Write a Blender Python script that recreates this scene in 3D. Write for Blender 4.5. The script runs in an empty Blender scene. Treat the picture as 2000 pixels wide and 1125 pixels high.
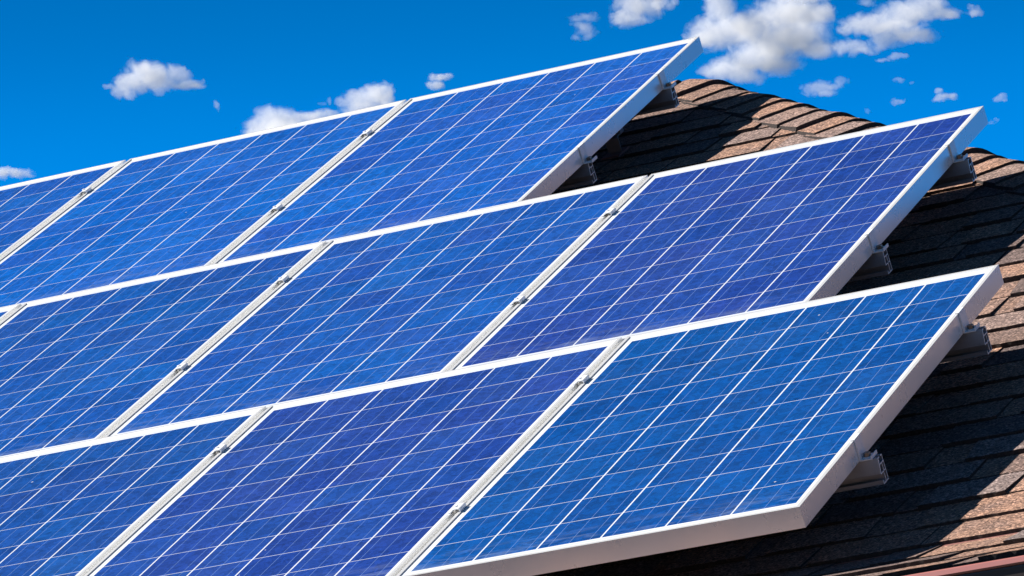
import bpy, bmesh, math, random
from mathutils import Vector, Matrix

R = math.radians
SC = bpy.context.scene
COL = SC.collection

# ------------------------------------------------------------------ place frame
# (u, v, w): u along the panel rows to the right, v up the roof slope, w off the slope.
PITCH = R(32.3)
CS, SN = math.cos(PITCH), math.sin(PITCH)
Z0 = 7.4
ROT = Matrix(((1, 0, 0), (0, CS, -SN), (0, SN, CS)))
SLOPE = Matrix.Translation((0, 0, Z0)) @ ROT.to_4x4()


def W(u, v, w=0.0):
    return SLOPE @ Vector((u, v, w))


# ------------------------------------------------------------------ camera
cam_d = bpy.data.cameras.new("camera")
cam = bpy.data.objects.new("camera", cam_d)
COL.objects.link(cam)
SC.camera = cam
RC = Matrix(((0.89687098, 0.33696882, -0.28648641),
             (-0.17829673, -0.31731825, -0.93140722),
             (-0.40476256, 0.88643169, -0.22451309)))
CAM_UVW = Vector((6.6618496, -16.37195941, 3.50035381))
F_PX = 11410.14
rot_w = ROT @ RC.transposed() @ Matrix(((1, 0, 0), (0, -1, 0), (0, 0, -1)))
cam.matrix_world = Matrix.Translation(W(*CAM_UVW)) @ rot_w.to_4x4()
cam_d.sensor_width = 36.0
cam_d.lens = F_PX / 2000.0 * 36.0
cam_d.clip_start = 0.5
cam_d.clip_end = 20000
SC.render.resolution_x, SC.render.resolution_y = 1024, 576

# ------------------------------------------------------------------ light
SUN_UVW = Vector((-0.231, 0.004, 0.211)).normalized()
sun_dir = (ROT @ SUN_UVW).normalized()
SUN_EL = math.asin(sun_dir.z)
SUN_AZ = math.atan2(sun_dir.x, sun_dir.y)
sun_d = bpy.data.lights.new("sun", "SUN")
sun_d.energy = 5.0
sun_d.angle = R(0.53)
sun_d.color = (1.0, 0.955, 0.89)
sun = bpy.data.objects.new("sun", sun_d)
COL.objects.link(sun)
sun.rotation_euler = sun_dir.to_track_quat("Z", "Y").to_euler()

world = bpy.data.worlds.new("World")
SC.world = world
world.use_nodes = True
wn = world.node_tree.nodes
wl = world.node_tree.links
wn.clear()
sky = wn.new("ShaderNodeTexSky")
sky.sky_type = "NISHITA"
sky.sun_disc = False
sky.sun_elevation = SUN_EL
sky.sun_rotation = SUN_AZ
sky.altitude = 900
sky.air_density = 1.0
sky.dust_density = 0.25
sky.ozone_density = 3.0
hsv = wn.new("ShaderNodeHueSaturation")
hsv.inputs["Hue"].default_value = 0.507
hsv.inputs["Saturation"].default_value = 1.58
hsv.inputs["Value"].default_value = 1.0
bg = wn.new("ShaderNodeBackground")
bg.inputs["Strength"].default_value = 0.094
wo = wn.new("ShaderNodeOutputWorld")
wl.new(sky.outputs[0], hsv.inputs["Color"])
# sky dimmed above and below the viewed band, added to deepen the shade
wtc = wn.new("ShaderNodeTexCoord")
wsep = wn.new("ShaderNodeSeparateXYZ")
wl.new(wtc.outputs["Generated"], wsep.inputs[0])
wmr = wn.new("ShaderNodeFloatCurve")
cv = wmr.mapping.curves[0]
PTS = [(0.0, 0.08), (0.11, 0.16), (0.195, 0.62), (0.24, 0.71), (0.335, 0.41), (0.42, 0.14), (0.60, 0.09), (0.76, 0.06), (1.0, 0.04)]
while len(cv.points) < len(PTS):
    cv.points.new(0.5, 0.5)
for pt, (px_, py_) in zip(cv.points, PTS):
    pt.location = (px_, py_)
wmr.mapping.update()
wl.new(wsep.outputs[2], wmr.inputs["Value"])
# paler, less blue towards the horizon
wst = wn.new("ShaderNodeMapRange")
wst.interpolation_type = "SMOOTHSTEP"
wl.new(wsep.outputs[2], wst.inputs["Value"])
for k_, v_ in (("From Min", 0.04), ("From Max", 0.23), ("To Min", 0.35), ("To Max", 1.58)):
    wst.inputs[k_].default_value = v_
wl.new(wst.outputs[0], hsv.inputs["Saturation"])
wdb = wn.new("ShaderNodeMath")
wdb.operation = "MULTIPLY"
wl.new(wmr.outputs[0], wdb.inputs[0])
wdb.inputs[1].default_value = 2.0
wmx = wn.new("ShaderNodeVectorMath")
wmx.operation = "SCALE"
wl.new(hsv.outputs[0], wmx.inputs[0])
wl.new(wdb.outputs[0], wmx.inputs["Scale"])
wl.new(wmx.outputs[0], bg.inputs["Color"])
wl.new(bg.outputs[0], wo.inputs["Surface"])

vs = SC.view_settings
SC.display_settings.display_device = "sRGB"
vs.view_transform = "Standard"
vs.look = "None"
vs.exposure = 0.85
vs.gamma = 1.0
vs.use_curve_mapping = False
SC.cycles.max_bounces = 48
SC.cycles.diffuse_bounces = 4
SC.cycles.volume_bounces = 48
SC.cycles.volume_step_rate = 0.25
SC.cycles.volume_max_steps = 256
SC.cycles.sample_clamp_indirect = 8.0
SC.cycles.blur_glossy = 1.0


# ------------------------------------------------------------------ material helpers
class NT:
    def __init__(self, name):
        self.m = bpy.data.materials.new(name)
        self.m.use_nodes = True
        self.n = self.m.node_tree.nodes
        self.l = self.m.node_tree.links
        self.n.clear()
        self.out = self.n.new("ShaderNodeOutputMaterial")

    def node(self, t, **kw):
        x = self.n.new(t)
        for k, v in kw.items():
            setattr(x, k, v)
        return x

    def put(self, sock, val):
        if val is None:
            return
        if hasattr(val, "is_output"):
            self.l.new(val, sock)
        else:
            if sock.type == "RGBA" and len(val) == 3:
                val = (*val, 1.0)
            sock.default_value = val

    def math(self, op, a, b=None, c=None, clamp=False):
        x = self.node("ShaderNodeMath", operation=op, use_clamp=clamp)
        for i, v in enumerate((a, b, c)):
            if v is not None:
                self.put(x.inputs[i], v)
        return x.outputs[0]

    def vmath(self, op, a, b=None, c=None):
        x = self.node("ShaderNodeVectorMath", operation=op)
        for i, v in enumerate((a, b, c)):
            if v is not None:
                self.put(x.inputs[i], v)
        return x.outputs["Value"] if op in ("LENGTH", "DOT_PRODUCT", "DISTANCE") else x.outputs[0]

    def mix(self, fac, a, b, blend="MIX"):
        x = self.node("ShaderNodeMix", data_type="RGBA", blend_type=blend)
        self.put(x.inputs[0], fac)
        self.put(x.inputs[6], a)
        self.put(x.inputs[7], b)
        return x.outputs[2]

    def noise(self, vec, scale, detail=2.0, rough=0.5, dist=0.0, color=False):
        x = self.node("ShaderNodeTexNoise")
        self.put(x.inputs["Vector"], vec)
        x.inputs["Scale"].default_value = scale
        x.inputs["Detail"].default_value = detail
        x.inputs["Roughness"].default_value = rough
        x.inputs["Distortion"].default_value = dist
        return x.outputs["Color" if color else "Fac"]

    def ramp(self, fac, stops, interp="LINEAR"):
        x = self.node("ShaderNodeValToRGB")
        x.color_ramp.interpolation = interp
        el = x.color_ramp.elements
        while len(el) < len(stops):
            el.new(0.5)
        for e, (p, c) in zip(el, stops):
            e.position = p
            e.color = (*c, 1.0) if len(c) == 3 else c
        self.put(x.inputs[0], fac)
        return x.outputs[0]

    def obj(self):
        return self.node("ShaderNodeTexCoord").outputs["Object"]

    def principled(self, **kw):
        b = self.node("ShaderNodeBsdfPrincipled")
        for k, v in kw.items():
            self.put(b.inputs[k.replace("_", " ")], v)
        self.l.new(b.outputs[0], self.out.inputs["Surface"])
        return b

    def bump(self, h, strength, dist):
        x = self.node("ShaderNodeBump")
        x.inputs["Strength"].default_value = strength
        x.inputs["Distance"].default_value = dist
        self.put(x.inputs["Height"], h)
        return x.outputs[0]


def mat_frame():
    t = NT("frame_aluminium")
    p = t.obj()
    n = t.noise(p, 9.0, 4.0, 0.6)
    sp = t.noise(p, 130.0, 2.0, 0.5)
    spots = t.math("MULTIPLY", t.math("GREATER_THAN", sp, 0.80), 0.35)
    c = t.mix(n, (0.82, 0.82, 0.81), (0.87, 0.87, 0.86))
    c = t.mix(spots, c, (0.30, 0.25, 0.18))
    r = t.math("MULTIPLY_ADD", n, 0.08, 0.24)
    t.principled(Base_Color=c, Roughness=r, Metallic=0.40)
    return t.m


def mat_metal(name, col, rough, metallic=0.85, streak=True):
    t = NT(name)
    p = t.obj()
    sc = t.vmath("MULTIPLY", p, (3.0, 260.0, 260.0))
    n = t.noise(sc, 1.0, 3.0, 0.6)
    g = t.noise(p, 60.0, 2.0, 0.5)
    c = t.mix(t.math("MULTIPLY", n, 0.5), col, tuple(x * 0.75 for x in col))
    c = t.mix(t.math("MULTIPLY", t.math("SUBTRACT", g, 0.55, clamp=True), 1.6), c, tuple(x * 0.6 for x in col))
    r = t.math("MULTIPLY_ADD", g, 0.2, rough - 0.1)
    t.principled(Base_Color=c, Roughness=r, Metallic=metallic)
    return t.m


def mat_plain(name, col, rough=0.6, var=0.15, scale=8.0, bump=0.0):
    t = NT(name)
    p = t.obj()
    n = t.noise(p, scale, 5.0, 0.6)
    c = t.mix(n, tuple(x * (1 - var) for x in col), tuple(min(1, x * (1 + var)) for x in col))
    kw = {}
    if bump:
        kw["Normal"] = t.bump(t.noise(p, scale * 12, 3.0), bump, 0.004)
    t.principled(Base_Color=c, Roughness=rough, **kw)
    return t.m


CW, CH = 0.951, 1.578            # cell field width / height
GU, GV = 0.0042, 0.0020          # gaps between cell columns / rows
PU, PV = (CW + GU) / 6.0, (CH + GV) / 10.0
BUS = 0.0013


def mat_cells():
    """Sixty polycrystalline cells with busbars on a white backsheet, under glass.
    Panel local x runs from -CW (left) to 0 (right), y from 0 (top) to -CH."""
    t = NT("cells_under_glass")
    p = t.obj()
    sep = t.node("ShaderNodeSeparateXYZ")
    t.l.new(p, sep.inputs[0])
    oi = t.node("ShaderNodeObjectInfo")
    x = t.math("DIVIDE", t.math("ADD", sep.outputs[0], CW), PU)
    y = t.math("DIVIDE", t.math("MULTIPLY", sep.outputs[1], -1.0), PV)
    ix, iy = t.math("FLOOR", x), t.math("FLOOR", y)
    fx = t.math("MULTIPLY", t.math("SUBTRACT", x, ix), PU)      # metres inside the cell pitch
    fy = t.math("MULTIPLY", t.math("SUBTRACT", y, iy), PV)
    inx = t.math("LESS_THAN", fx, PU - GU)
    iny = t.math("LESS_THAN", fy, PV - GV)
    field = t.math("MULTIPLY",
                   t.math("MULTIPLY", t.math("GREATER_THAN", x, 0.0), t.math("LESS_THAN", x, 6.0)),
                   t.math("MULTIPLY", t.math("GREATER_THAN", y, 0.0), t.math("LESS_THAN", y, 10.0)))
    cell = t.math("MULTIPLY", field, t.math("MULTIPLY", inx, iny))
    # three busbars per cell, running up the panel through the row gaps
    cwid = PU - GU
    b = None
    for k in (1 / 6, 0.5, 5 / 6):
        d = t.math("ABSOLUTE", t.math("SUBTRACT", fx, cwid * k))
        q = t.math("LESS_THAN", d, BUS / 2)
        b = q if b is None else t.math("MAXIMUM", b, q)
    bus = t.math("MULTIPLY", b, field)
    # ribbons that close the strings at the top and bottom margins
    yy = sep.outputs[1]
    rib = None
    for yc in (0.010, -CH - 0.011):
        q = t.math("LESS_THAN", t.math("ABSOLUTE", t.math("SUBTRACT", yy, yc)), 0.0022)
        rib = q if rib is None else t.math("MAXIMUM", rib, q)
    xin = t.math("MULTIPLY", t.math("GREATER_THAN", x, 0.15), t.math("LESS_THAN", x, 5.82))
    rib = t.math("MULTIPLY", rib, xin)
    # colour: panel tone, cell tone, crystal grains
    comb = t.node("ShaderNodeCombineXYZ")
    t.l.new(ix, comb.inputs[0])
    t.l.new(iy, comb.inputs[1])
    t.l.new(t.math("MULTIPLY", oi.outputs["Random"], 91.0), comb.inputs[2])
    wn_ = t.node("ShaderNodeTexWhiteNoise", noise_dimensions="3D")
    t.l.new(comb.outputs[0], wn_.inputs["Vector"])
    sepc = t.node("ShaderNodeSeparateColor")
    t.l.new(wn_.outputs["Color"], sepc.inputs[0])
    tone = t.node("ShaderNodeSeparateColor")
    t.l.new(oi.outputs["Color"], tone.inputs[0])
    # obj.color.r = share of violet cells, g = panel brightness with glare of the upper rows painted in, b = spread
    viol = t.math("MULTIPLY_ADD", t.math("SUBTRACT", sepc.outputs[0], 0.5), tone.outputs[2], tone.outputs[0], clamp=True)
    blue = t.mix(sepc.outputs[1], (0.000, 0.064, 0.285), (0.002, 0.082, 0.325))
    violet = t.mix(sepc.outputs[1], (0.011, 0.038, 0.230), (0.018, 0.050, 0.262))
    c = t.mix(viol, blue, violet)
    off = t.vmath("ADD", p, t.vmath("MULTIPLY", wn_.outputs["Color"], (7.0, 7.0, 7.0)))
    warp = t.vmath("ADD", off, t.vmath("MULTIPLY", t.noise(off, 34.0, 2.0, 0.5, color=True), (0.06, 0.06, 0.0)))
    vor = t.node("ShaderNodeTexVoronoi", feature="F1")
    t.l.new(warp, vor.inputs["Vector"])
    vor.inputs["Scale"].default_value = 78.0
    vsep = t.node("ShaderNodeSeparateColor")
    t.l.new(vor.outputs["Color"], vsep.inputs[0])
    feather = t.noise(t.vmath("MULTIPLY", warp, (260.0, 60.0, 1.0)), 1.0, 3.0, 0.65)
    big = t.noise(off, 16.0, 2.0, 0.5)
    g = t.math("ADD", t.math("MULTIPLY", vsep.outputs[0], 0.46), t.math("MULTIPLY", feather, 0.62))
    g = t.math("ADD", g, t.math("MULTIPLY", big, 0.30))
    g = t.math("ADD", g, t.math("MULTIPLY", sepc.outputs[2], 0.09))
    g = t.math("ADD", g, 0.27)
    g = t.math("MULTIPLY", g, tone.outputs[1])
    c = t.mix(1.0, c, g, "MULTIPLY")
    # make g a grey colour before multiplying
    c = t.mix(bus, c, (0.15, 0.25, 0.52))
    base = t.mix(cell, (0.80, 0.82, 0.85), c)
    base = t.mix(t.math("MULTIPLY", bus, t.math("SUBTRACT", 1.0, cell)), base, (0.50, 0.58, 0.72))
    base = t.mix(rib, base, (0.50, 0.57, 0.72))
    # thin film of dust and a few bird specks on the glass
    dst = t.noise(t.vmath("ADD", p, t.vmath("MULTIPLY", oi.outputs["Location"], (3.1, 3.1, 3.1))), 3.2, 6.0, 0.6)
    base = t.mix(t.math("MULTIPLY", t.math("SUBTRACT", dst, 0.42, clamp=True), 0.05), base, (0.55, 0.60, 0.66))
    low = t.math("MULTIPLY_ADD", sep.outputs[1], -9.0, -13.1, clamp=True)
    drip = t.noise(t.vmath("MULTIPLY", t.vmath("ADD", p, oi.outputs["Location"]), (7.0, 34.0, 1.0)), 1.0, 5.0, 0.65, 0.8)
    drip = t.math("MULTIPLY", t.math("SUBTRACT", drip, 0.46, clamp=True), low)
    base = t.mix(t.math("MULTIPLY", drip, 1.1, clamp=True), base, (0.45, 0.52, 0.62))
    v2 = t.node("ShaderNodeTexVoronoi", feature="F1")
    t.l.new(t.vmath("ADD", p, oi.outputs["Location"]), v2.inputs["Vector"])
    v2.inputs["Scale"].default_value = 13.0
    v2c = t.node("ShaderNodeSeparateColor")
    t.l.new(v2.outputs["Color"], v2c.inputs[0])
    rad = t.math("MULTIPLY_ADD", v2c.outputs[1], 0.030, 0.014)
    sp = t.math("MULTIPLY", t.math("LESS_THAN", v2.outputs["Distance"], rad), t.math("GREATER_THAN", v2c.outputs[0], 0.72))
    base = t.mix(t.math("MULTIPLY", sp, 0.75), base, (0.80, 0.80, 0.78))
    cr = t.math("MULTIPLY_ADD", dst, 0.10, 0.02)
    t.principled(Base_Color=base, Roughness=0.55, Specular_IOR_Level=0.1,
                 Coat_Weight=1.0, Coat_Roughness=cr, Coat_IOR=1.42)
    return t.m


def mat_shingle():
    t = NT("asphalt_shingle")
    p = t.obj()
    at = t.node("ShaderNodeAttribute", attribute_name="tone")
    asep = t.node("ShaderNodeSeparateColor")
    t.l.new(at.outputs["Color"], asep.inputs[0])
    pal = t.ramp(asep.outputs[0], [(0.0, (0.19, 0.145, 0.14)), (0.25, (0.33, 0.22, 0.18)),
                                   (0.5, (0.47, 0.285, 0.205)), (0.75, (0.55, 0.32, 0.22)),
                                   (1.0, (0.34, 0.27, 0.255))])
    mot = t.noise(p, 11.0, 4.0, 0.6)
    pal = t.mix(t.math("MULTIPLY", t.math("SUBTRACT", mot, 0.45, clamp=True), 2.2), pal, (0.22, 0.165, 0.155))
    v = t.node("ShaderNodeTexVoronoi", feature="F1")
    t.l.new(p, v.inputs["Vector"])
    v.inputs["Scale"].default_value = 215.0
    vsep = t.node("ShaderNodeSeparateColor")
    t.l.new(v.outputs["Color"], vsep.inputs[0])
    gran = t.ramp(vsep.outputs[0], [(0.0, (0.20, 0.19, 0.19)), (0.3, (0.66, 0.64, 0.64)), (0.65, (1.05, 1.03, 1.0)),
                                    (0.88, (1.6, 1.55, 1.5)), (1.0, (2.5, 2.45, 2.4))])
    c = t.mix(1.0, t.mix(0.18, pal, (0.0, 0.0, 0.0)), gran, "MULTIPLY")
    fine = t.noise(p, 700.0, 2.0, 0.6)
    c = t.mix(t.math("MULTIPLY", fine, 0.35), c, (0.10, 0.075, 0.07))
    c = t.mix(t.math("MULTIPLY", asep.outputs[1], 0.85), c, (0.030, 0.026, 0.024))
    hgt = t.math("ADD", vsep.outputs[1], t.math("MULTIPLY", fine, 0.7))
    t.principled(Base_Color=c, Roughness=0.92, Specular_IOR_Level=0.25, Normal=t.bump(hgt, 0.9, 0.003))
    return t.m


def mat_ground():
    t = NT("dry_ground")
    p = t.obj()
    n = t.noise(p, 0.25, 6.0, 0.6)
    c = t.mix(n, (0.018, 0.022, 0.014), (0.034, 0.034, 0.028))
    t.principled(Base_Color=c, Roughness=0.95)
    return t.m


M_FRAME = mat_frame()
M_CELL = mat_cells()
M_BACK = mat_plain("white_backsheet", (0.7, 0.7, 0.7), 0.6, 0.05)
M_RAIL = mat_metal("rail_aluminium", (0.36, 0.39, 0.44), 0.34, 0.6)
M_CLAMP = mat_metal("clamp_aluminium", (0.88, 0.885, 0.89), 0.38, 0.12)
M_BOLT = mat_metal("stainless_bolt", (0.70, 0.66, 0.60), 0.4, 0.25)
M_NUT = mat_metal("weathered_bolt", (0.34, 0.29, 0.24), 0.32, 0.85)
M_HOOK = mat_metal("steel_hook", (0.50, 0.50, 0.52), 0.35, 0.9)
M_SHIN = mat_shingle()
M_DRIP = mat_plain("rose_painted_metal", (0.38, 0.135, 0.118), 0.42, 0.12, 20.0)
M_GUT = mat_plain("shade_toned_gutter", (0.035, 0.024, 0.022), 0.45, 0.06, 20.0)  # near-black body: shade under the bead is put into its colour
M_FASCIA = mat_plain("fascia_paint", (0.28, 0.12, 0.10), 0.6, 0.1)
M_WALL = mat_plain("wall_render", (0.42, 0.36, 0.30), 0.85, 0.1, 5.0, 0.3)


# ------------------------------------------------------------------ mesh helpers
def link_mesh(name, verts, faces, mat, parent=None, mw=None, smooth=False):
    me = bpy.data.meshes.new(name)
    me.from_pydata([tuple(v) for v in verts], [], faces)
    me.materials.append(mat)
    if smooth:
        for f in me.polygons:
            f.use_smooth = True
    me.update()
    o = bpy.data.objects.new(name, me)
    COL.objects.link(o)
    if parent is not None:
        o.parent = parent
    if mw is not None:
        o.matrix_world = mw
    return o


def bm_obj(name, bm, mat, parent=None, bevel=0.0):
    bmesh.ops.recalc_face_normals(bm, faces=bm.faces[:])
    if bevel:
        es = [e for e in bm.edges if len(e.link_faces) == 2 and e.calc_face_angle(0) > 0.5]
        bmesh.ops.bevel(bm, geom=es, offset=bevel, segments=2, affect="EDGES", clamp_overlap=True, profile=0.6)
    me = bpy.data.meshes.new(name)
    bm.to_mesh(me)
    bm.free()
    me.materials.append(mat)
    o = bpy.data.objects.new(name, me)
    COL.objects.link(o)
    if parent is not None:
        o.parent = parent
    return o


def bm_prism(bm, poly, axis, a, b):
    """extrude a 2-D polygon between a and b along 'u' (poly = (v, w)), 'v' (poly = (u, w)) or 'w' (poly = (u, v))."""
    def at(q, s):
        if axis == "u":
            return (s, q[0], q[1])
        if axis == "v":
            return (q[0], s, q[1])
        return (q[0], q[1], s)
    A = [bm.verts.new(at(q, a)) for q in poly]
    B = [bm.verts.new(at(q, b)) for q in poly]
    n = len(poly)
    fs = [bm.faces.new(A[::-1]), bm.faces.new(B)]
    for i in range(n):
        fs.append(bm.faces.new((A[i], A[(i + 1) % n], B[(i + 1) % n], B[i])))
    return fs


def bm_box(bm, lo, hi):
    return bm_prism(bm, [(lo[0], lo[1]), (hi[0], lo[1]), (hi[0], hi[1]), (lo[0], hi[1])], "w", lo[2], hi[2])


def empty(name, mw, label, cat, group=None):
    o = bpy.data.objects.new(name, None)
    COL.objects.link(o)
    o.empty_display_size = 0.1
    o.matrix_world = mw
    tag(o, label, cat, group)
    return o


def tag(o, label=None, cat=None, group=None, kind=None):
    if label:
        o["label"] = label
    if cat:
        o["category"] = cat
    if group:
        o["group"] = group
    if kind:
        o["kind"] = kind
    return o


def copy_tree(o, parent=None):
    c = o.copy()
    COL.objects.link(c)
    if parent is not None:
        c.parent = parent
    for ch in o.children:
        copy_tree(ch, c)
    return c


def slope_at(u, v, w=0.0, rz=0.0):
    return SLOPE @ Matrix.Translation((u, v, w)) @ Matrix.Rotation(rz, 4, "Z")


# ------------------------------------------------------------------ setting: ground
bm = bmesh.new()
bmesh.ops.create_grid(bm, x_segments=1, y_segments=1, size=6000)
g = bm_obj("ground", bm, mat_ground())
tag(g, kind="structure")

# ------------------------------------------------------------------ house with its shingled hip roof
ROOF_W = -0.211
V_RIDGE, U_APEX = 0.43, -0.175
HIP = -1.0 / CS                                   # dv/du of the hip in the slope plane
EXPO = 0.1501
V_K0 = -4.627                                     # last straight course line above the flared eave
LOW = [(-4.627, 0.0), (-4.777, 0.0034), (-4.926, 0.0281), (-5.074, 0.0622), (-5.222, 0.0966), (-5.37, 0.130)]


def prof(v):
    """height of the roof surface above the straight slope: it flares out at the eave."""
    if v >= LOW[0][0]:
        return 0.0
    for (v0, w0), (v1, w1) in zip(LOW, LOW[1:]):
        if v >= v1:
            f = (v0 - v) / (v0 - v1)
            return w0 + (w1 - w0) * f
    return LOW[-1][1]


def u_hip(v):
    return U_APEX + (v - V_RIDGE) / HIP


house = empty("house", SLOPE.copy(), "house with a brown asphalt shingle hip roof carrying the solar panels", "house")
house.matrix_world = Matrix.Translation((0, 0, 0))


def shingle_slope(name, seed, u_left, detail, xf):
    rnd = random.Random(seed)
    V, F, T = [], [], []

    def strip(us, vb, vt, dvs, z0b, z0t, lift_b, lift_t, tone):
        """a piece of shingle: top face plus a ragged butt face and two side faces."""
        n = len(us)
        i0 = len(V)
        for k in range(n):
            (ub, ut), d = us[k], dvs[k]
            V.append((ub, vb + d, z0b + lift_b))
            V.append((ut, vt, z0t + lift_t))
            V.append((ub, vb + d * 0.6, z0b - 0.004))
        for k in range(n - 1):
            a = i0 + 3 * k
            F.append((a, a + 3, a + 4, a + 1))
            T.append(tone)
            F.append((a + 2, a + 5, a + 3, a))
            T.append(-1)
        for a, flip in ((i0, False), (i0 + 3 * (n - 1), True)):
            V.append((V[a + 1][0], V[a + 1][1], z0t - 0.004))
            q = (a, a + 1, len(V) - 1, a + 2)
            F.append(q if not flip else q[::-1])
            T.append(-1)

    vlist = []
    low = [-5.222, -5.074, -4.926, -4.777]
    vlist += low
    k = 0
    while V_K0 + EXPO * k < V_RIDGE + 0.02:
        vlist.append(V_K0 + EXPO * k)
        k += 1
    for ci, vb in enumerate(vlist):
        vt = (vlist[ci + 1] if ci + 1 < len(vlist) else vb + EXPO) + 0.012
        vt = min(vt, V_RIDGE)
        if vt - vb < 0.02:
            continue
        zb, zt = ROOF_W + prof(vb), ROOF_W + prof(vt)
        uR = max(u_hip(vb), u_hip(vt)) - 0.0
        # base layer, full width
        step = 0.016 if detail else 0.3
        n = max(2, int((uR - u_left) / step))
        us, dv = [], []
        wav = rnd.uniform(0, 9)
        for i in range(n + 1):
            u = u_left + (uR - u_left) * i / n
            ut = min(u, u_hip(vt))
            us.append((min(u, u_hip(vb)), ut))
            dv.append(rnd.uniform(-0.0014, 0.0014) + 0.0014 * math.sin(u * 3.1 + wav) if detail else 0.0)
        # split the base into shingle lengths so the tone changes along the course
        if detail:
            i = 0
            while i < n:
                m = min(n, i + rnd.randint(9, 26))
                if n - m < 3:
                    m = n
                strip(us[i:m + 1], vb, vt, dv[i:m + 1], zb, zt, 0.0075 + rnd.uniform(-0.0012, 0.0014), 0.0012, rnd.random())
                i = m
            # laminated tabs on top, slanted sides
            u = u_left + rnd.uniform(0, 0.2)
            while True:
                wd = rnd.uniform(0.10, 0.34)
                if u + wd > min(u_hip(vb), u_hip(vt)) - 0.03:
                    break
                sl, sr = rnd.uniform(-0.006, 0.016), rnd.uniform(-0.006, 0.016)
                m = max(2, int(wd / 0.016))
                us2, dv2 = [], []
                for i in range(m + 1):
                    f = i / m
                    ub = u + sl * (1 - f) + (wd) * f - sr * f
                    ut = u + wd * f
                    ub, ut = min(ub, u_hip(vb)), min(ut, u_hip(vt))
                    us2.append((ub, ut))
                    dv2.append(-0.0045 + rnd.uniform(-0.0016, 0.0016) + 0.0016 * math.sin(ub * 3.1 + wav))
                strip(us2, vb, vt, dv2, zb, zt, 0.0138 + rnd.uniform(-0.0020, 0.0028), 0.0042, rnd.random())
                u += wd + rnd.choice((0.004, 0.05, 0.09, 0.14, 0.2)) * rnd.uniform(0.8, 1.2)
        else:
            strip(us, vb, vt, dv, zb, zt, 0.010, 0.002, rnd.random())
    V2 = [xf(Vector(p)) for p in V]
    o = link_mesh(name, V2, F, M_SHIN, house)
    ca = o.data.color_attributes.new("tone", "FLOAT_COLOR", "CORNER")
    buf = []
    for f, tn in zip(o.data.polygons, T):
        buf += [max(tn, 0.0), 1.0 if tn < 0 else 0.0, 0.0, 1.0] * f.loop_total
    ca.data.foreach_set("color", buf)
    return o


APEX = W(U_APEX, V_RIDGE, ROOF_W)


def xf_main(p):
    return SLOPE @ p


def xf_right(p):
    q = SLOPE @ p
    d = q - APEX
    return Vector((APEX.x - d.y, APEX.y - d.x, q.z))


roof = shingle_slope("roof", 5, -4.6, True, xf_main)
hip_side = shingle_slope("roof", 6, -10.0, False, xf_right)
hip_side.data.flip_normals()

# roof deck below the shingles, back slope, walls, fascia, soffit
EAVE_Y, EAVE_Z = W(0, -5.222, ROOF_W + 0.0966).y, W(0, -5.222, ROOF_W + 0.0966).z
XL = -9.0
run = APEX.y - EAVE_Y
XR = APEX.x + run
YB = APEX.y + run


def quad_obj(name, quads, mat):
    V, F = [], []
    for q in quads:
        i = len(V)
        V += [Vector(x) for x in q]
        F.append(tuple(range(i, i + len(q))))
    return link_mesh(name, V, F, mat, house)


dz = -0.014
dk = [W(u, v, ROOF_W + prof(v) - 0.014) for (u, v) in ((XL, -5.1), (u_hip(-5.1), -5.1), (u_hip(V_K0), V_K0), (XL, V_K0))]
dk2 = [W(u, v, ROOF_W - 0.014) for (u, v) in ((XL, V_K0), (u_hip(V_K0), V_K0), (U_APEX, V_RIDGE), (XL, V_RIDGE))]
quad_obj("roof_deck", [dk, dk2], M_FASCIA)
quad_obj("roof", [[(XL, APEX.y, APEX.z), (APEX.x, APEX.y, APEX.z - 0.01), (XR, YB, EAVE_Z), (XL, YB, EAVE_Z)]], M_SHIN)
wy, wx = EAVE_Y + 0.42, XR - 0.42
zt = EAVE_Z - 0.10
quad_obj("wall", [[(XL + 0.3, wy, 0), (wx, wy, 0), (wx, wy, zt), (XL + 0.3, wy, zt)],
                  [(wx, wy, 0), (wx, YB - 0.4, 0), (wx, YB - 0.4, zt), (wx, wy, zt)],
                  [(XL + 0.3, YB - 0.4, 0), (XL + 0.3, wy, 0), (XL + 0.3, wy, zt), (XL + 0.3, APEX.y, APEX.z - 0.1), (XL + 0.3, YB - 0.4, zt)],
                  [(XL + 0.3, YB - 0.4, 0), (wx, YB - 0.4, 0), (wx, YB - 0.4, zt), (XL + 0.3, YB - 0.4, zt)]], M_WALL)
bm = bmesh.new()
bm_box(bm, (XL, EAVE_Y + 0.035, EAVE_Z - 0.17), (XR - 0.04, EAVE_Y + 0.06, EAVE_Z - 0.012))
bm_box(bm, (XR - 0.06, EAVE_Y + 0.061, EAVE_Z - 0.17), (XR - 0.035, YB, EAVE_Z - 0.012))
bm_box(bm, (XL, EAVE_Y + 0.061, EAVE_Z - 0.165), (XR - 0.061, wy + 0.05, EAVE_Z - 0.15))
fa = bm_obj("fascia", bm, M_FASCIA, house)

# gutter: rolled front bead, body tucked back underneath it
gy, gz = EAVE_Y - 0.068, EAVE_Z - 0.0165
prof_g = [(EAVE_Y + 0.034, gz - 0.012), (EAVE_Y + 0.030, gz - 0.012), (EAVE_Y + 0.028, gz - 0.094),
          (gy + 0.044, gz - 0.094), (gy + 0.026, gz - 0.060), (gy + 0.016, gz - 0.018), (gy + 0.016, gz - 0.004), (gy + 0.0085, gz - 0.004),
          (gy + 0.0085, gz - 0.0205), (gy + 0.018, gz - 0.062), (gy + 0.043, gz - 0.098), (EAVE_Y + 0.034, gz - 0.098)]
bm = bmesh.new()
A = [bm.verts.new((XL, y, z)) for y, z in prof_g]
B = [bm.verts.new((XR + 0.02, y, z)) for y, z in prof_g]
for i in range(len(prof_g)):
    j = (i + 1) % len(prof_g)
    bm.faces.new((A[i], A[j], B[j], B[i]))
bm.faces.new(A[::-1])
bm.faces.new(B)
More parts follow.
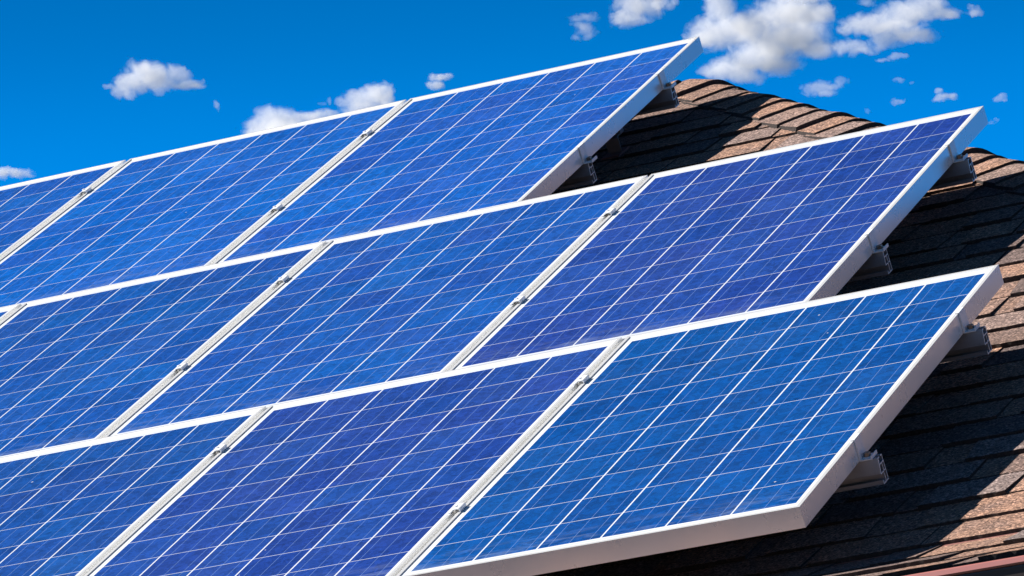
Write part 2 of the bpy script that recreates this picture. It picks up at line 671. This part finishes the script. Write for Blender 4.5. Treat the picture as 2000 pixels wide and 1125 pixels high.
gut = bm_obj("gutter", bm, M_GUT, house)
# painted front bead in two-metre lengths with lapped joints
bm = bmesh.new()
xa, kk = XL, 0
while xa < XR:
    xb = min(xa + 1.83, XR + 0.02)
    e = 0.0012 * (kk % 2)
    bm_prism(bm, [(gy + 0.0080, gz - 0.0035), (gy + 0.0080, gz + e), (gy + 0.002, gz + e), (gy - e, gz - 0.003), (gy - 0.001 - e, gz - 0.0135),
                  (gy + 0.003, gz - 0.0165), (gy + 0.0080, gz - 0.0165)], "u", xa, xb + 0.012)
    xa = xb
    kk += 1
bm_obj("gutter_bead", bm, M_DRIP, gut)

# hip and ridge cap shingles
hip_dir = (ROT @ Vector((1, HIP, 0))).normalized()          # downhill
a_dir = (ROT @ Vector((HIP, -1, 0))).normalized()           # across, on the panel slope
d_ = a_dir
b_dir = Vector((-d_.y, -d_.x, d_.z)).normalized()
n_up = (-(a_dir + b_dir)).normalized()


def cap_run(name, start, along, sa, sb, up, length, half, seed, expo=0.146, rough_edge=True):
    rnd = random.Random(seed)
    V, F, T = [], [], []
    xs = [-1 + i / 9.0 for i in range(19)]
    n = int(length / expo)

    def sect(x, h):
        """cross-section: two straight flanks with a soft bend across the crest."""
        ax = abs(x) * half
        r = 0.034
        side = sa if x < 0 else sb
        if ax >= r:
            p = side * ax
        else:
            tt = (x * half + r) / (2 * r)
            p = sa * r * (1 - tt) ** 2 + sb * r * tt ** 2
        return p + up * h

    for k in range(n):
        s_top = k * expo - 0.07
        s_bot = (k + 1) * expo + rnd.uniform(-0.008, 0.008)
        tilt = rnd.uniform(-0.010, 0.010)
        hb, ht = 0.0215 + rnd.uniform(-0.002, 0.006), 0.008
        tone = rnd.random()
        sh = rnd.uniform(-0.006, 0.006)
        i0 = len(V)
        for x in xs:
            j = rnd.uniform(-0.0016, 0.0016)
            edge = 0.003 * (1 if abs(x) < 0.97 else 0)
            sag = -0.002 if abs(x) > 0.9 else 0.0
            across = (sb if x > 0 else sa) * 0
            base = start + along * (s_bot + tilt * x + j) + across
            V.append(base + sect(x, hb + sag) + sb * 0 + sa * sh)
            V.append(start + along * s_top + sect(x, ht) + sa * sh)
            V.append(base + sect(x, hb + sag - 0.016) + sa * sh)
        m = len(xs)
        for i in range(m - 1):
            a = i0 + 3 * i
            F.append((a, a + 3, a + 4, a + 1)); T.append(tone)
            F.append((a + 2, a + 5, a + 3, a)); T.append(-1)
        for a in (i0, i0 + 3 * (m - 1)):
            V.append(V[a + 1] - up * 0.010)
            F.append((a, a + 1, len(V) - 1, a + 2)); T.append(-1)
    o = link_mesh(name, V, F, M_SHIN, house)
    ca = o.data.color_attributes.new("tone", "FLOAT_COLOR", "CORNER")
    buf = []
    for f, tn in zip(o.data.polygons, T):
        buf += [max(tn, 0.0), 1.0 if tn < 0 else 0.0, 0.0, 1.0] * f.loop_total
    ca.data.foreach_set("color", buf)
    bmx = bmesh.new()
    bmx.from_mesh(o.data)
    bmesh.ops.recalc_face_normals(bmx, faces=bmx.faces[:])
    bmx.to_mesh(o.data)
    bmx.free()
    return o


hip_len = (W(u_hip(-5.2), -5.2, ROOF_W) - APEX).length
hc = cap_run("hip_cap", APEX + hip_dir * 0.02, hip_dir, a_dir, b_dir, n_up, hip_len - 0.02, 0.150, 11)
sa = ROT @ Vector((0, -1, 0))
sb = Vector((0, -sa.y, sa.z))
rc = cap_run("ridge_cap", Vector((XL, APEX.y, APEX.z + 0.002)), Vector((1, 0, 0)), sa, sb, Vector((0, 0, 1)), APEX.x - XL + 0.06, 0.150, 12)
tag(hc, "overlapping cap shingles running down the hip")

# ------------------------------------------------------------------ solar panels
MARG_L, MARG_S, MARG_T, MARG_B = 0.0282, 0.0223, 0.0465, 0.0405
PW, PL = CW + MARG_L + MARG_S, CH + MARG_T + MARG_B
TOP_W, BOT_W = 0.003, -0.0470
ROW_PITCH, COL_PITCH = 1.6783, 1.0165
ROW_OFF = (0.0, 1.4251, 1.9419)
ROW_TILT = math.atan(0.0081 / CH)                 # every row stands a touch steeper than the roof


def row_at(r, u, v, w=0.0):
    return (SLOPE @ Matrix.Translation((u, -r * ROW_PITCH - CH, 0)) @ Matrix.Rotation(ROW_TILT, 4, "X")
            @ Matrix.Translation((0, CH + v, w)))


def make_panel():
    root = empty("solar_panel", slope_at(0, 0), "x", "solar panel", "solar panels mounted in three rows on the roof")
    u0, u1 = -CW - MARG_L, MARG_S
    v0, v1 = -CH - MARG_B, MARG_T
    prf = [(0.0, BOT_W), (0.0, TOP_W), (0.0100, TOP_W), (0.0124, 0.0004), (0.0124, -0.0002), (0.0105, -0.0058), (0.0020, -0.0058),
           (0.0020, BOT_W + 0.002), (0.030, BOT_W + 0.002), (0.030, BOT_W)]
    bm = bmesh.new()
    loops = []
    for d, w in prf:
        loops.append([bm.verts.new(c) for c in ((u0 + d, v0 + d, w), (u1 - d, v0 + d, w), (u1 - d, v1 - d, w), (u0 + d, v1 - d, w))])
    n = len(prf)
    for i in range(n):
        La, Lb = loops[i], loops[(i + 1) % n]
        for k in range(4):
            bm.faces.new((La[k], La[(k + 1) % 4], Lb[(k + 1) % 4], Lb[k]))
    bm_obj("frame", bm, M_FRAME, root, bevel=0.0005)
    bm = bmesh.new()
    bm_box(bm, (u0 + 0.003, v0 + 0.003, -0.0055), (u1 - 0.003, v1 - 0.003, 0.0))
    bm_obj("glass_sheet", bm, M_CELL, root)
    bm = bmesh.new()
    bm_box(bm, (-CW * 0.5 - 0.06, -0.16, -0.030), (-CW * 0.5 + 0.06, -0.05, -0.0057))
    bm_obj("junction_box", bm, mat_plain("black_plastic", (0.02, 0.02, 0.02), 0.5), root)
    return root


panel0 = make_panel()
#  row, column from the right, label, (violet share, brightness with painted-in glare by row, spread), du, dv
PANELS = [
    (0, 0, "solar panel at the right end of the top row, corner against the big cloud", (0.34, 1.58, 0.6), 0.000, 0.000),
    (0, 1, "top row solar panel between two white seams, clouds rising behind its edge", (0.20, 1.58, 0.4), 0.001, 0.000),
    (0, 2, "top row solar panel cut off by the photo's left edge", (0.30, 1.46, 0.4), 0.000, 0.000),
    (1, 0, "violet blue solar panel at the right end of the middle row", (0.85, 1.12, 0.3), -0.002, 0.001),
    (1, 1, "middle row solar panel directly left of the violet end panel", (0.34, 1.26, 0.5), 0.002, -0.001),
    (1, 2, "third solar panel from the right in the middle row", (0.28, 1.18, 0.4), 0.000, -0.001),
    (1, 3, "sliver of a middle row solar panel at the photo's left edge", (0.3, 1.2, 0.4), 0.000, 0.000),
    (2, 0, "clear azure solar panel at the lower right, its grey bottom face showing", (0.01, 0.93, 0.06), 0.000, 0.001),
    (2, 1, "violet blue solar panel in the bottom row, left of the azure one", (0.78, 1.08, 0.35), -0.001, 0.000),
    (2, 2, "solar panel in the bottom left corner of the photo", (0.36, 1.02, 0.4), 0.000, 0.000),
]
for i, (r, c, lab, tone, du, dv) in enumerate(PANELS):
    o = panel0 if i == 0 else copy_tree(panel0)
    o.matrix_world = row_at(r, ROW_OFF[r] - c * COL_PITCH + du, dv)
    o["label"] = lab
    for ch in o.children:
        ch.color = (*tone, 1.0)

# ------------------------------------------------------------------ rails
RAIL_V = {(0, 0): -0.337, (0, 1): -1.0786, (1, 0): -0.2914, (1, 1): -1.0567, (2, 0): -0.3031, (2, 1): -1.1815}
RAIL_TOP = BOT_W - 0.0012
RAIL_END = {(0, 0): 0.047, (0, 1): 0.036, (1, 0): 1.486, (1, 1): 1.471, (2, 0): 2.010, (2, 1): 2.007}
NROW = (3, 4, 3)


def make_rail(length):
    root = empty("mounting_rail", slope_at(0, 0), "x", "mounting rail", "aluminium rails carrying the solar panels")
    t = 0.0022
    polys = [
        # front web with its top flange; shelf, recessed slot and lower lip below it
        [(-0.0150, 0.0), (-0.0050, 0.0), (-0.0050, -t), (-0.0124, -t), (-0.0202, -0.0345), (-0.0224, -0.0345)],
        [(-0.0224, -0.0347), (-0.0040, -0.0347), (-0.0040, -0.0370), (-0.0224, -0.0370)],
        [(-0.0040, -0.0371), (-0.0018, -0.0371), (-0.0018, -0.0585), (-0.0040, -0.0585)],
        [(-0.0215, -0.0587), (0.0140, -0.0587), (0.0140, -0.0612), (-0.0215, -0.0612)],
        [(-0.0215, -0.0520), (-0.0190, -0.0520), (-0.0190, -0.0586), (-0.0215, -0.0586)],
        # back wall, channel lips, cross webs
        [(0.0118, 0.0), (0.0140, 0.0), (0.0140, -0.0586), (0.0118, -0.0586)],
        [(0.0050, 0.0), (0.0117, 0.0), (0.0117, -t), (0.0050, -t)],
        [(-0.0154, -0.0150), (0.0117, -0.0150), (0.0117, -0.0172), (-0.0158, -0.0172)],
        [(-0.0017, -0.0347), (0.0117, -0.0347), (0.0117, -0.0368), (-0.0017, -0.0368)],
        [(-0.0006, -0.0173), (0.0014, -0.0173), (0.0014, -0.0346), (-0.0006, -0.0346)],
    ]
    bm = bmesh.new()
    for q in polys:
        bm_prism(bm, q, "u", -length, -0.0008)
    bm_obj("channel", bm, M_RAIL, root)
    bm = bmesh.new()
    for q in polys:
        bm_prism(bm, q, "u", -0.0008, 0.0)
    bm_obj("cut_end", bm, M_CLAMP, root)
    return root


rails = {}
names = {
    (0, 0): "uppermost rail, its cut end beside the brown roof peak",
    (0, 1): "rail under the lower half of the top row, cut end deep in shade",
    (1, 0): "rail under the middle row's upper half, ending in front of the sunlit hip",
    (1, 1): "rail under the lower half of the middle row, ending over black shaded shingles",
    (2, 0): "rail under the bottom row's upper half, ending before sunlit shingles",
    (2, 1): "lowest rail, with the largest visible cut end, jutting out over black shaded shingles",
}
for key in RAIL_V:
    r, k = key
    L = NROW[r] * COL_PITCH + 0.15
    o = make_rail(L)
    o.matrix_world = row_at(r, RAIL_END[key], RAIL_V[key], RAIL_TOP)
    o["label"] = names[key]
    rails[key] = o

# ------------------------------------------------------------------ end clamps
def hexagon(cx, cy, r, a0=0.0):
    return [(cx + r * math.cos(a0 + k * math.pi / 3), cy + r * math.sin(a0 + k * math.pi / 3)) for k in range(6)]


def make_end_clamp():
    """local origin: top outer edge of the frame, u = 0 on its side face."""
    root = empty("end_clamp", slope_at(0, 0), "x", "clamp", "end clamps on the right edge of the array")
    h = TOP_W - RAIL_TOP
    bm = bmesh.new()
    pr = [(-0.0085, 0.0004), (-0.0085, 0.0030), (0.0036, 0.0030), (0.0046, 0.0020), (0.0046, -h + 0.0035), (0.0285, -h + 0.0035),
          (0.0285, -h + 0.0092), (0.0312, -h + 0.0092), (0.0312, -h + 0.0004), (0.0006, -h + 0.0004), (0.0006, 0.0004)]
    bm_prism(bm, pr, "v", -0.0215, 0.0215)
    bm_obj("bracket", bm, M_CLAMP, root, bevel=0.0004)
    bm = bmesh.new()
    bm_prism(bm, hexagon(0.0160, -0.004, 0.0084, 0.3), "w", -h + 0.0053, -h + 0.0150)
    b = bm_obj("bolt", bm, M_NUT, root, bevel=0.0006)
    bm = bmesh.new()
    bmesh.ops.create_cone(bm, cap_ends=True, segments=20, radius1=0.0098, radius2=0.0098, depth=0.0016,
                          matrix=Matrix.Translation((0.0155, -0.004, -h + 0.0044)))
    bm_obj("washer", bm, M_CLAMP, b)
    return root


clamp0 = make_end_clamp()
cl_names = {
    (0, 0): "end clamp on the top row closest to the roof peak, pale, beside open sky",
    (0, 1): "lower end clamp of the top row, hanging over the dark gap above the middle row",
    (1, 0): "upper end clamp of the middle row, near the panel corner that stands against the sky",
    (1, 1): "lower end clamp of the middle row, with black shaded roof behind it",
    (2, 0): "upper end clamp of the bottom row, with sunlit shingles right behind it",
    (2, 1): "lowest end clamp, faintly pink from the roof, near the array's bottom right corner",
}
for i, key in enumerate(RAIL_V):
    r, k = key
    o = clamp0 if i == 0 else copy_tree(clamp0)
    o.matrix_world = row_at(r, ROW_OFF[r] + MARG_S + PANELS[{0: 0, 1: 3, 2: 7}[r]][4], RAIL_V[key], TOP_W)
    o["label"] = cl_names[key]

# ------------------------------------------------------------------ mid clamps in the seams
def make_mid_clamp():
    root = empty("mid_clamp", slope_at(0, 0), "x", "clamp", "mid clamps bridging the seams between panels")
    gw = (COL_PITCH - PW) / 2
    bm = bmesh.new()
    top = [(-gw - 0.0085, 0.0026), (-gw - 0.003, 0.0032), (-gw + 0.003, 0.0062), (-0.002, 0.0085), (gw + 0.001, 0.0090), (gw + 0.0060, 0.0088),
           (gw + 0.0088, 0.0070), (gw + 0.0088, 0.0004)]
    bot = [(gw + 0.0066, 0.0004), (gw + 0.0066, 0.0056), (gw + 0.001, 0.0066), (-0.002, 0.0062), (-gw + 0.0042, 0.0038), (-gw - 0.002, 0.0008), (-gw - 0.0085, 0.0004)]
    outline = top + bot
    bm_prism(bm, outline, "v", -0.0205, 0.0205)
    bm_obj("bridge", bm, M_CLAMP, root, bevel=0.0003)
    bm = bmesh.new()
    bm_prism(bm, hexagon(-0.001, 0.0, 0.0050, 0.2), "w", 0.0080, 0.0112)
    b = bm_obj("bolt", bm, M_CLAMP, root, bevel=0.0005)
    bm = bmesh.new()
    bmesh.ops.create_cone(bm, cap_ends=True, segments=12, radius1=0.004, radius2=0.004, depth=0.06,
                          matrix=Matrix.Translation((-0.001, 0, -0.0215)))
    bm_obj("shank", bm, M_CLAMP, b)
    return root


mid0 = make_mid_clamp()
MIDS = [
    (0, 0, 0, "upper mid clamp in the top row seam that ends at the notch beside the cloud"),
    (0, 0, 1, "lower mid clamp in the top row seam running down from the cloud notch"),
    (0, 1, 0, "mid clamp in the leftmost top row seam, near the left edge of the photo"),
    (1, 0, 0, "upper mid clamp beside the violet middle row panel, just below the dark roof gap"),
    (1, 0, 1, "lower mid clamp beside the violet panel, halfway down the central seam"),
    (1, 1, 0, "upper mid clamp in the left middle row seam, a little below the top row"),
    (1, 1, 1, "lower mid clamp in the left middle row seam, well above the bottom row"),
    (2, 0, 0, "upper mid clamp on the left edge of the azure panel, showing its bolt"),
    (2, 0, 1, "lowest mid clamp, near the bottom corner of the azure panel's left edge"),
    (2, 1, 0, "mid clamp in the bottom row's left seam, left of the violet panel"),
]
for i, (r, c, k, lab) in enumerate(MIDS):
    o = mid0 if i == 0 else copy_tree(mid0)
    gap_u = ROW_OFF[r] - (c + 1) * COL_PITCH + MARG_S + (COL_PITCH - PW) / 2
    vv = {(0, 0, 0): -0.329, (0, 0, 1): -1.079, (0, 1, 0): -0.300, (1, 0, 0): -0.308, (1, 0, 1): -1.056, (1, 1, 0): -0.318,
          (1, 1, 1): -1.059, (2, 0, 0): -0.290, (2, 0, 1): -1.176, (2, 1, 0): -0.291}[(r, c, k)]
    o.matrix_world = row_at(r, gap_u, vv, TOP_W)
    o["label"] = lab

# ------------------------------------------------------------------ the roof hook seen below the top row
hk = empty("roof_hook", slope_at(-0.185, -0.352, 0), "steel roof hook in deep shade, holding the uppermost rail off the shingles", "hook")
bm = bmesh.new()
pts = []
r_b = 0.010
rail_bot = RAIL_TOP - 0.0614
outline = [(-0.010, -0.206), (-0.010, -0.160)]
for k in range(6):
    a = math.pi - k * math.pi / 10
    outline.append((0.0 + r_b * math.cos(a), -0.160 + r_b * math.sin(a)))
outline += [(0.035, -0.150), (0.035, -0.155)]
for k in range(6):
    a = math.pi / 2 + k * math.pi / 10
    outline.append((0.0 + (r_b - 0.005) * math.cos(a), -0.160 + (r_b - 0.005) * math.sin(a)))
outline += [(-0.005, -0.160), (-0.005, -0.206)]
bm_prism(bm, outline, "u", -0.022, 0.022)
bm_obj("strap", bm, M_HOOK, hk, bevel=0.0008)
bm = bmesh.new()
bm_box(bm, (-0.030, 0.004, -0.1498), (0.030, 0.034, rail_bot))
bm_obj("spacer_block", bm, M_RAIL, hk, bevel=0.001)
bm = bmesh.new()
bm_box(bm, (-0.030, -0.060, -0.2065), (0.030, 0.040, -0.1995))
bm_obj("foot_plate", bm, M_FASCIA, hk, bevel=0.0008)

# ------------------------------------------------------------------ clouds
CLOUD_D = 2600.0
cam_loc = W(*CAM_UVW)
PXM = CLOUD_D / F_PX                                 # metres per photo pixel at the clouds
UP_C = (rot_w @ Vector((0, 1, 0)))
RT_C = (rot_w @ Vector((1, 0, 0)))


def cloud_mat(name, blobs, seed, dens, amp, fscale, far):
    t = NT(name)
    p = t.obj()
    off = t.vmath("ADD", p, (seed * 37.1, seed * 11.7, seed * 5.3))
    F = None
    wob = t.noise(off, fscale * 1.3, 3.0, 0.55, color=True)
    wv = t.vmath("MULTIPLY", t.vmath("SUBTRACT", wob, (0.5, 0.5, 0.5)), (9.0 * amp * far, 9.0 * amp * far, 9.0 * amp * far))
    pw = t.vmath("ADD", p, wv)
    for (c, rr) in blobs:
        inv = (1 / rr[0], 1 / rr[1], 1 / rr[2])
        q = t.vmath("MULTIPLY_ADD", pw, inv, (-c[0] * inv[0], -c[1] * inv[1], -c[2] * inv[2]))
        ln = t.vmath("LENGTH", q)
        F = ln if F is None else t.math("SMOOTH_MIN", F, ln, 0.18)
    f = t.math("SUBTRACT", 1.0, F)
    n = t.noise(off, fscale * 3.2, 6.0, 0.66, 0.5)
    s = t.math("MULTIPLY_ADD", t.math("SUBTRACT", n, 0.5), 3.3 * amp, f)
    d = t.math("MULTIPLY", s, 2.2, clamp=True)
    d = t.math("MULTIPLY", d, dens * 0.6)
    v = t.node("ShaderNodeVolumePrincipled")
    v.inputs["Color"].default_value = (1, 1, 1, 1)
    v.inputs["Anisotropy"].default_value = 0.0
    t.l.new(d, v.inputs["Density"])
    t.l.new(v.outputs[0], t.out.inputs["Volume"])
    return t.m


def cloud(label, ells, seed, dens=0.16, amp=0.62, fscale=0.055, group=None):
    rnd = random.Random(seed)
    cx = sum(e[0] for e in ells) / len(ells)
    cy = sum(e[1] for e in ells) / len(ells)
    far = rnd.uniform(0.72, 1.4)                     # clouds drift at different distances
    PXM = CLOUD_D * far / F_PX
    ctr = Vector(((cx - 1000) * PXM, (562.5 - cy) * PXM, -CLOUD_D * far))
    blobs = []
    for (x, y, rx, ry) in ells:
        rz = 0.42 * (rx + ry)
        sp = 0.3 if len(ells) < 4 else 2.2
        g = 1.4
        blobs.append((((x - cx) * PXM, (cy - y) * PXM, rnd.uniform(-sp, sp) * rz * PXM), (rx * g * PXM, ry * g * PXM, rz * g * PXM)))
    m = cloud_mat("cloud_vapour", blobs, seed, dens / far * (2.0 if len(ells) < 5 else 1.0), amp, fscale / far, far)
    bm = bmesh.new()
    for c, rr in blobs:
        bmesh.ops.create_icosphere(bm, subdivisions=3, radius=1.0,
                                   matrix=Matrix.Translation(c) @ Matrix.Diagonal((rr[0] * 1.36, rr[1] * 1.36, rr[2] * 1.36, 1)))
    o = bm_obj("cloud", bm, m)
    md = o.modifiers.new("skin", "REMESH")
    md.mode = "VOXEL"
    md.voxel_size = far * max(0.35, min(1.6, 0.25 / far * min(r[1] for _, r in blobs)))
    o.matrix_world = Matrix.Translation(cam_loc + rot_w @ ctr) @ rot_w.to_4x4()
    dg = bpy.context.evaluated_depsgraph_get()
    me = bpy.data.meshes.new_from_object(o.evaluated_get(dg))
    o.modifiers.clear()
    o.data = me
    if not me.materials:
        me.materials.append(m)
    tag(o, label, "cloud", group)
    return o


G = "white fair weather clouds in the sky"
CLOUDS = [
    ("lone puffy white cloud with a pointed right tail in the open blue at the left",
     [(283, 153, 36, 25), (255, 160, 22, 16), (279, 133, 15, 10), (305, 148, 24, 20), (343, 146, 22, 17), (234, 178, 18, 12), (211, 168, 9, 5),
      (250, 185, 14, 7), (385, 169, 18, 5), (368, 166, 22, 8), (325, 163, 28, 12), (312, 180, 11, 7), (393, 160, 5, 6)], 1, 0.16, 0.62, 0.055),
    ("tiny round wisp of cloud right of the lone puffy cloud", [(424, 207, 5, 9)], 2, 0.08, 0.6, 0.1),
    ("low white cloud bank rising behind the top row's middle panel, left of the taller heap",
     [(540, 238, 38, 24), (508, 248, 26, 14), (545, 219, 13, 9), (585, 231, 34, 12), (622, 224, 26, 9), (644, 222, 14, 6), (560, 262, 60, 20), (490, 258, 14, 10)], 3, 0.2, 0.5, 0.06),
    ("tall white cloud heap behind the top row, just left of the seam notch",
     [(725, 190, 30, 20), (748, 184, 20, 16), (690, 192, 20, 14), (670, 200, 13, 8), (705, 214, 32, 14), (757, 198, 11, 18), (733, 174, 15, 8), (690, 182, 12, 6)], 4, 0.2, 0.5, 0.06),
    ("thin slanted wisp between the low bank and the tall heap", [(641, 199, 4, 8), (629, 203, 5, 4)], 5, 0.05, 0.6, 0.12),
    ("small two lobed cloud just above the top row panels", [(858, 151, 18, 7), (875, 146, 9, 5), (853, 168, 14, 9)], 6, 0.16, 0.55, 0.09),
    ("ragged small cloud of streaks left of the cloud cut by the photo's top edge",
     [(1133, 33, 17, 6), (1150, 34, 14, 7), (1133, 47, 14, 7), (1147, 58, 16, 11), (1151, 68, 10, 7), (1127, 74, 9, 5)], 7, 0.09, 0.7, 0.085),
    ("white cloud cut by the top edge of the photo, left of the big bank",
     [(1235, 12, 28, 24), (1216, 36, 22, 15), (1262, 14, 34, 16), (1240, 40, 24, 9), (1285, 6, 20, 9), (1250, -14, 44, 18), (1306, 13, 10, 8), (1317, 5, 6, 7), (1203, 44, 10, 6)], 8, 0.15, 0.6, 0.06),
    ("largest cloud bank, spreading from the roof peak to the top of the photo",
     [(1405, 15, 24, 28), (1395, 62, 38, 26), (1365, 76, 24, 13), (1430, 58, 38, 26), (1472, 52, 44, 26), (1530, 30, 46, 26), (1575, 22, 42, 24),
      (1608, 26, 22, 16), (1560, 70, 48, 30), (1598, 100, 32, 14), (1520, 88, 50, 30), (1478, 112, 50, 24), (1425, 132, 42, 17), (1398, 141, 24, 11),
      (1520, 128, 40, 14), (1455, 148, 34, 12), (1560, -12, 50, 16), (1400, -14, 28, 16)], 9, 0.17, 0.55, 0.048),
    ("long cloud right of the largest bank, its pointed end reaching right",
     [(1702, 48, 44, 19), (1676, 44, 24, 12), (1760, 30, 38, 22), (1800, 18, 38, 19), (1838, 29, 28, 11), (1752, 60, 42, 16), (1795, 66, 34, 11),
      (1732, 80, 28, 11), (1722, 92, 16, 7), (1662, 92, 28, 12), (1648, 58, 14, 9), (1690, 100, 18, 6), (1858, 30, 14, 7), (1820, 2, 14, 8)], 10, 0.14, 0.62, 0.055),
    ("small cloud at the top right, past the end of the long one", [(1905, 22, 14, 8), (1915, 27, 8, 5), (1895, 12, 5, 6)], 11, 0.08, 0.65, 0.09),
    ("flat wispy cloud strip just under the long cloud", [(1750, 112, 13, 6), (1730, 118, 13, 4), (1766, 107, 8, 4)], 12, 0.08, 0.65, 0.09),
    ("smaller oval cloud over the hip, with a curl at its upper right",
     [(1598, 174, 26, 10), (1580, 177, 18, 9), (1641, 159, 13, 7), (1628, 168, 14, 7), (1606, 161, 11, 7), (1612, 182, 20, 5)], 13, 0.11, 0.62, 0.075),
    ("faint shred of cloud above a matching shred, mid right in the sky", [(1757, 156, 9, 4), (1780, 163, 4, 3)], 14, 0.06, 0.65, 0.12),
    ("faint shred of cloud below a matching shred, left of the compact puff", [(1757, 197, 11, 5), (1750, 202, 7, 4)], 15, 0.07, 0.65, 0.12),
    ("compact white puff above the middle row's right end", [(1845, 188, 18, 7), (1837, 192, 13, 6), (1832, 178, 10, 4), (1859, 190, 9, 4)], 16, 0.12, 0.62, 0.09),
    ("small puff of cloud at the right, above the middle row's top right corner", [(1953, 191, 11, 6), (1960, 194, 8, 5)], 17, 0.09, 0.62, 0.1),
    ("greyish low cloud at the left edge, resting on the top row", [(14, 337, 30, 8), (38, 338, 20, 8), (4, 341, 15, 8), (60, 341, 10, 4)], 18, 0.10, 0.55, 0.075),
    ("tiny wisp of cloud touching the middle row's right corner", [(1946, 233, 6, 4), (1936, 240, 7, 3)], 19, 0.05, 0.62, 0.12),
    ("torn cloud shred at the top edge, above the gap between the two big clouds", [(1692, 5, 14, 6)], 20, 0.07, 0.65, 0.09),
    ("faint dot of cloud just above the shingled hip", [(1693, 217, 5, 4)], 21, 0.05, 0.6, 0.14),
]
for (lab, el, sd, de, am, fs) in CLOUDS:
    cloud(lab, el, sd, de, am, fs, G)
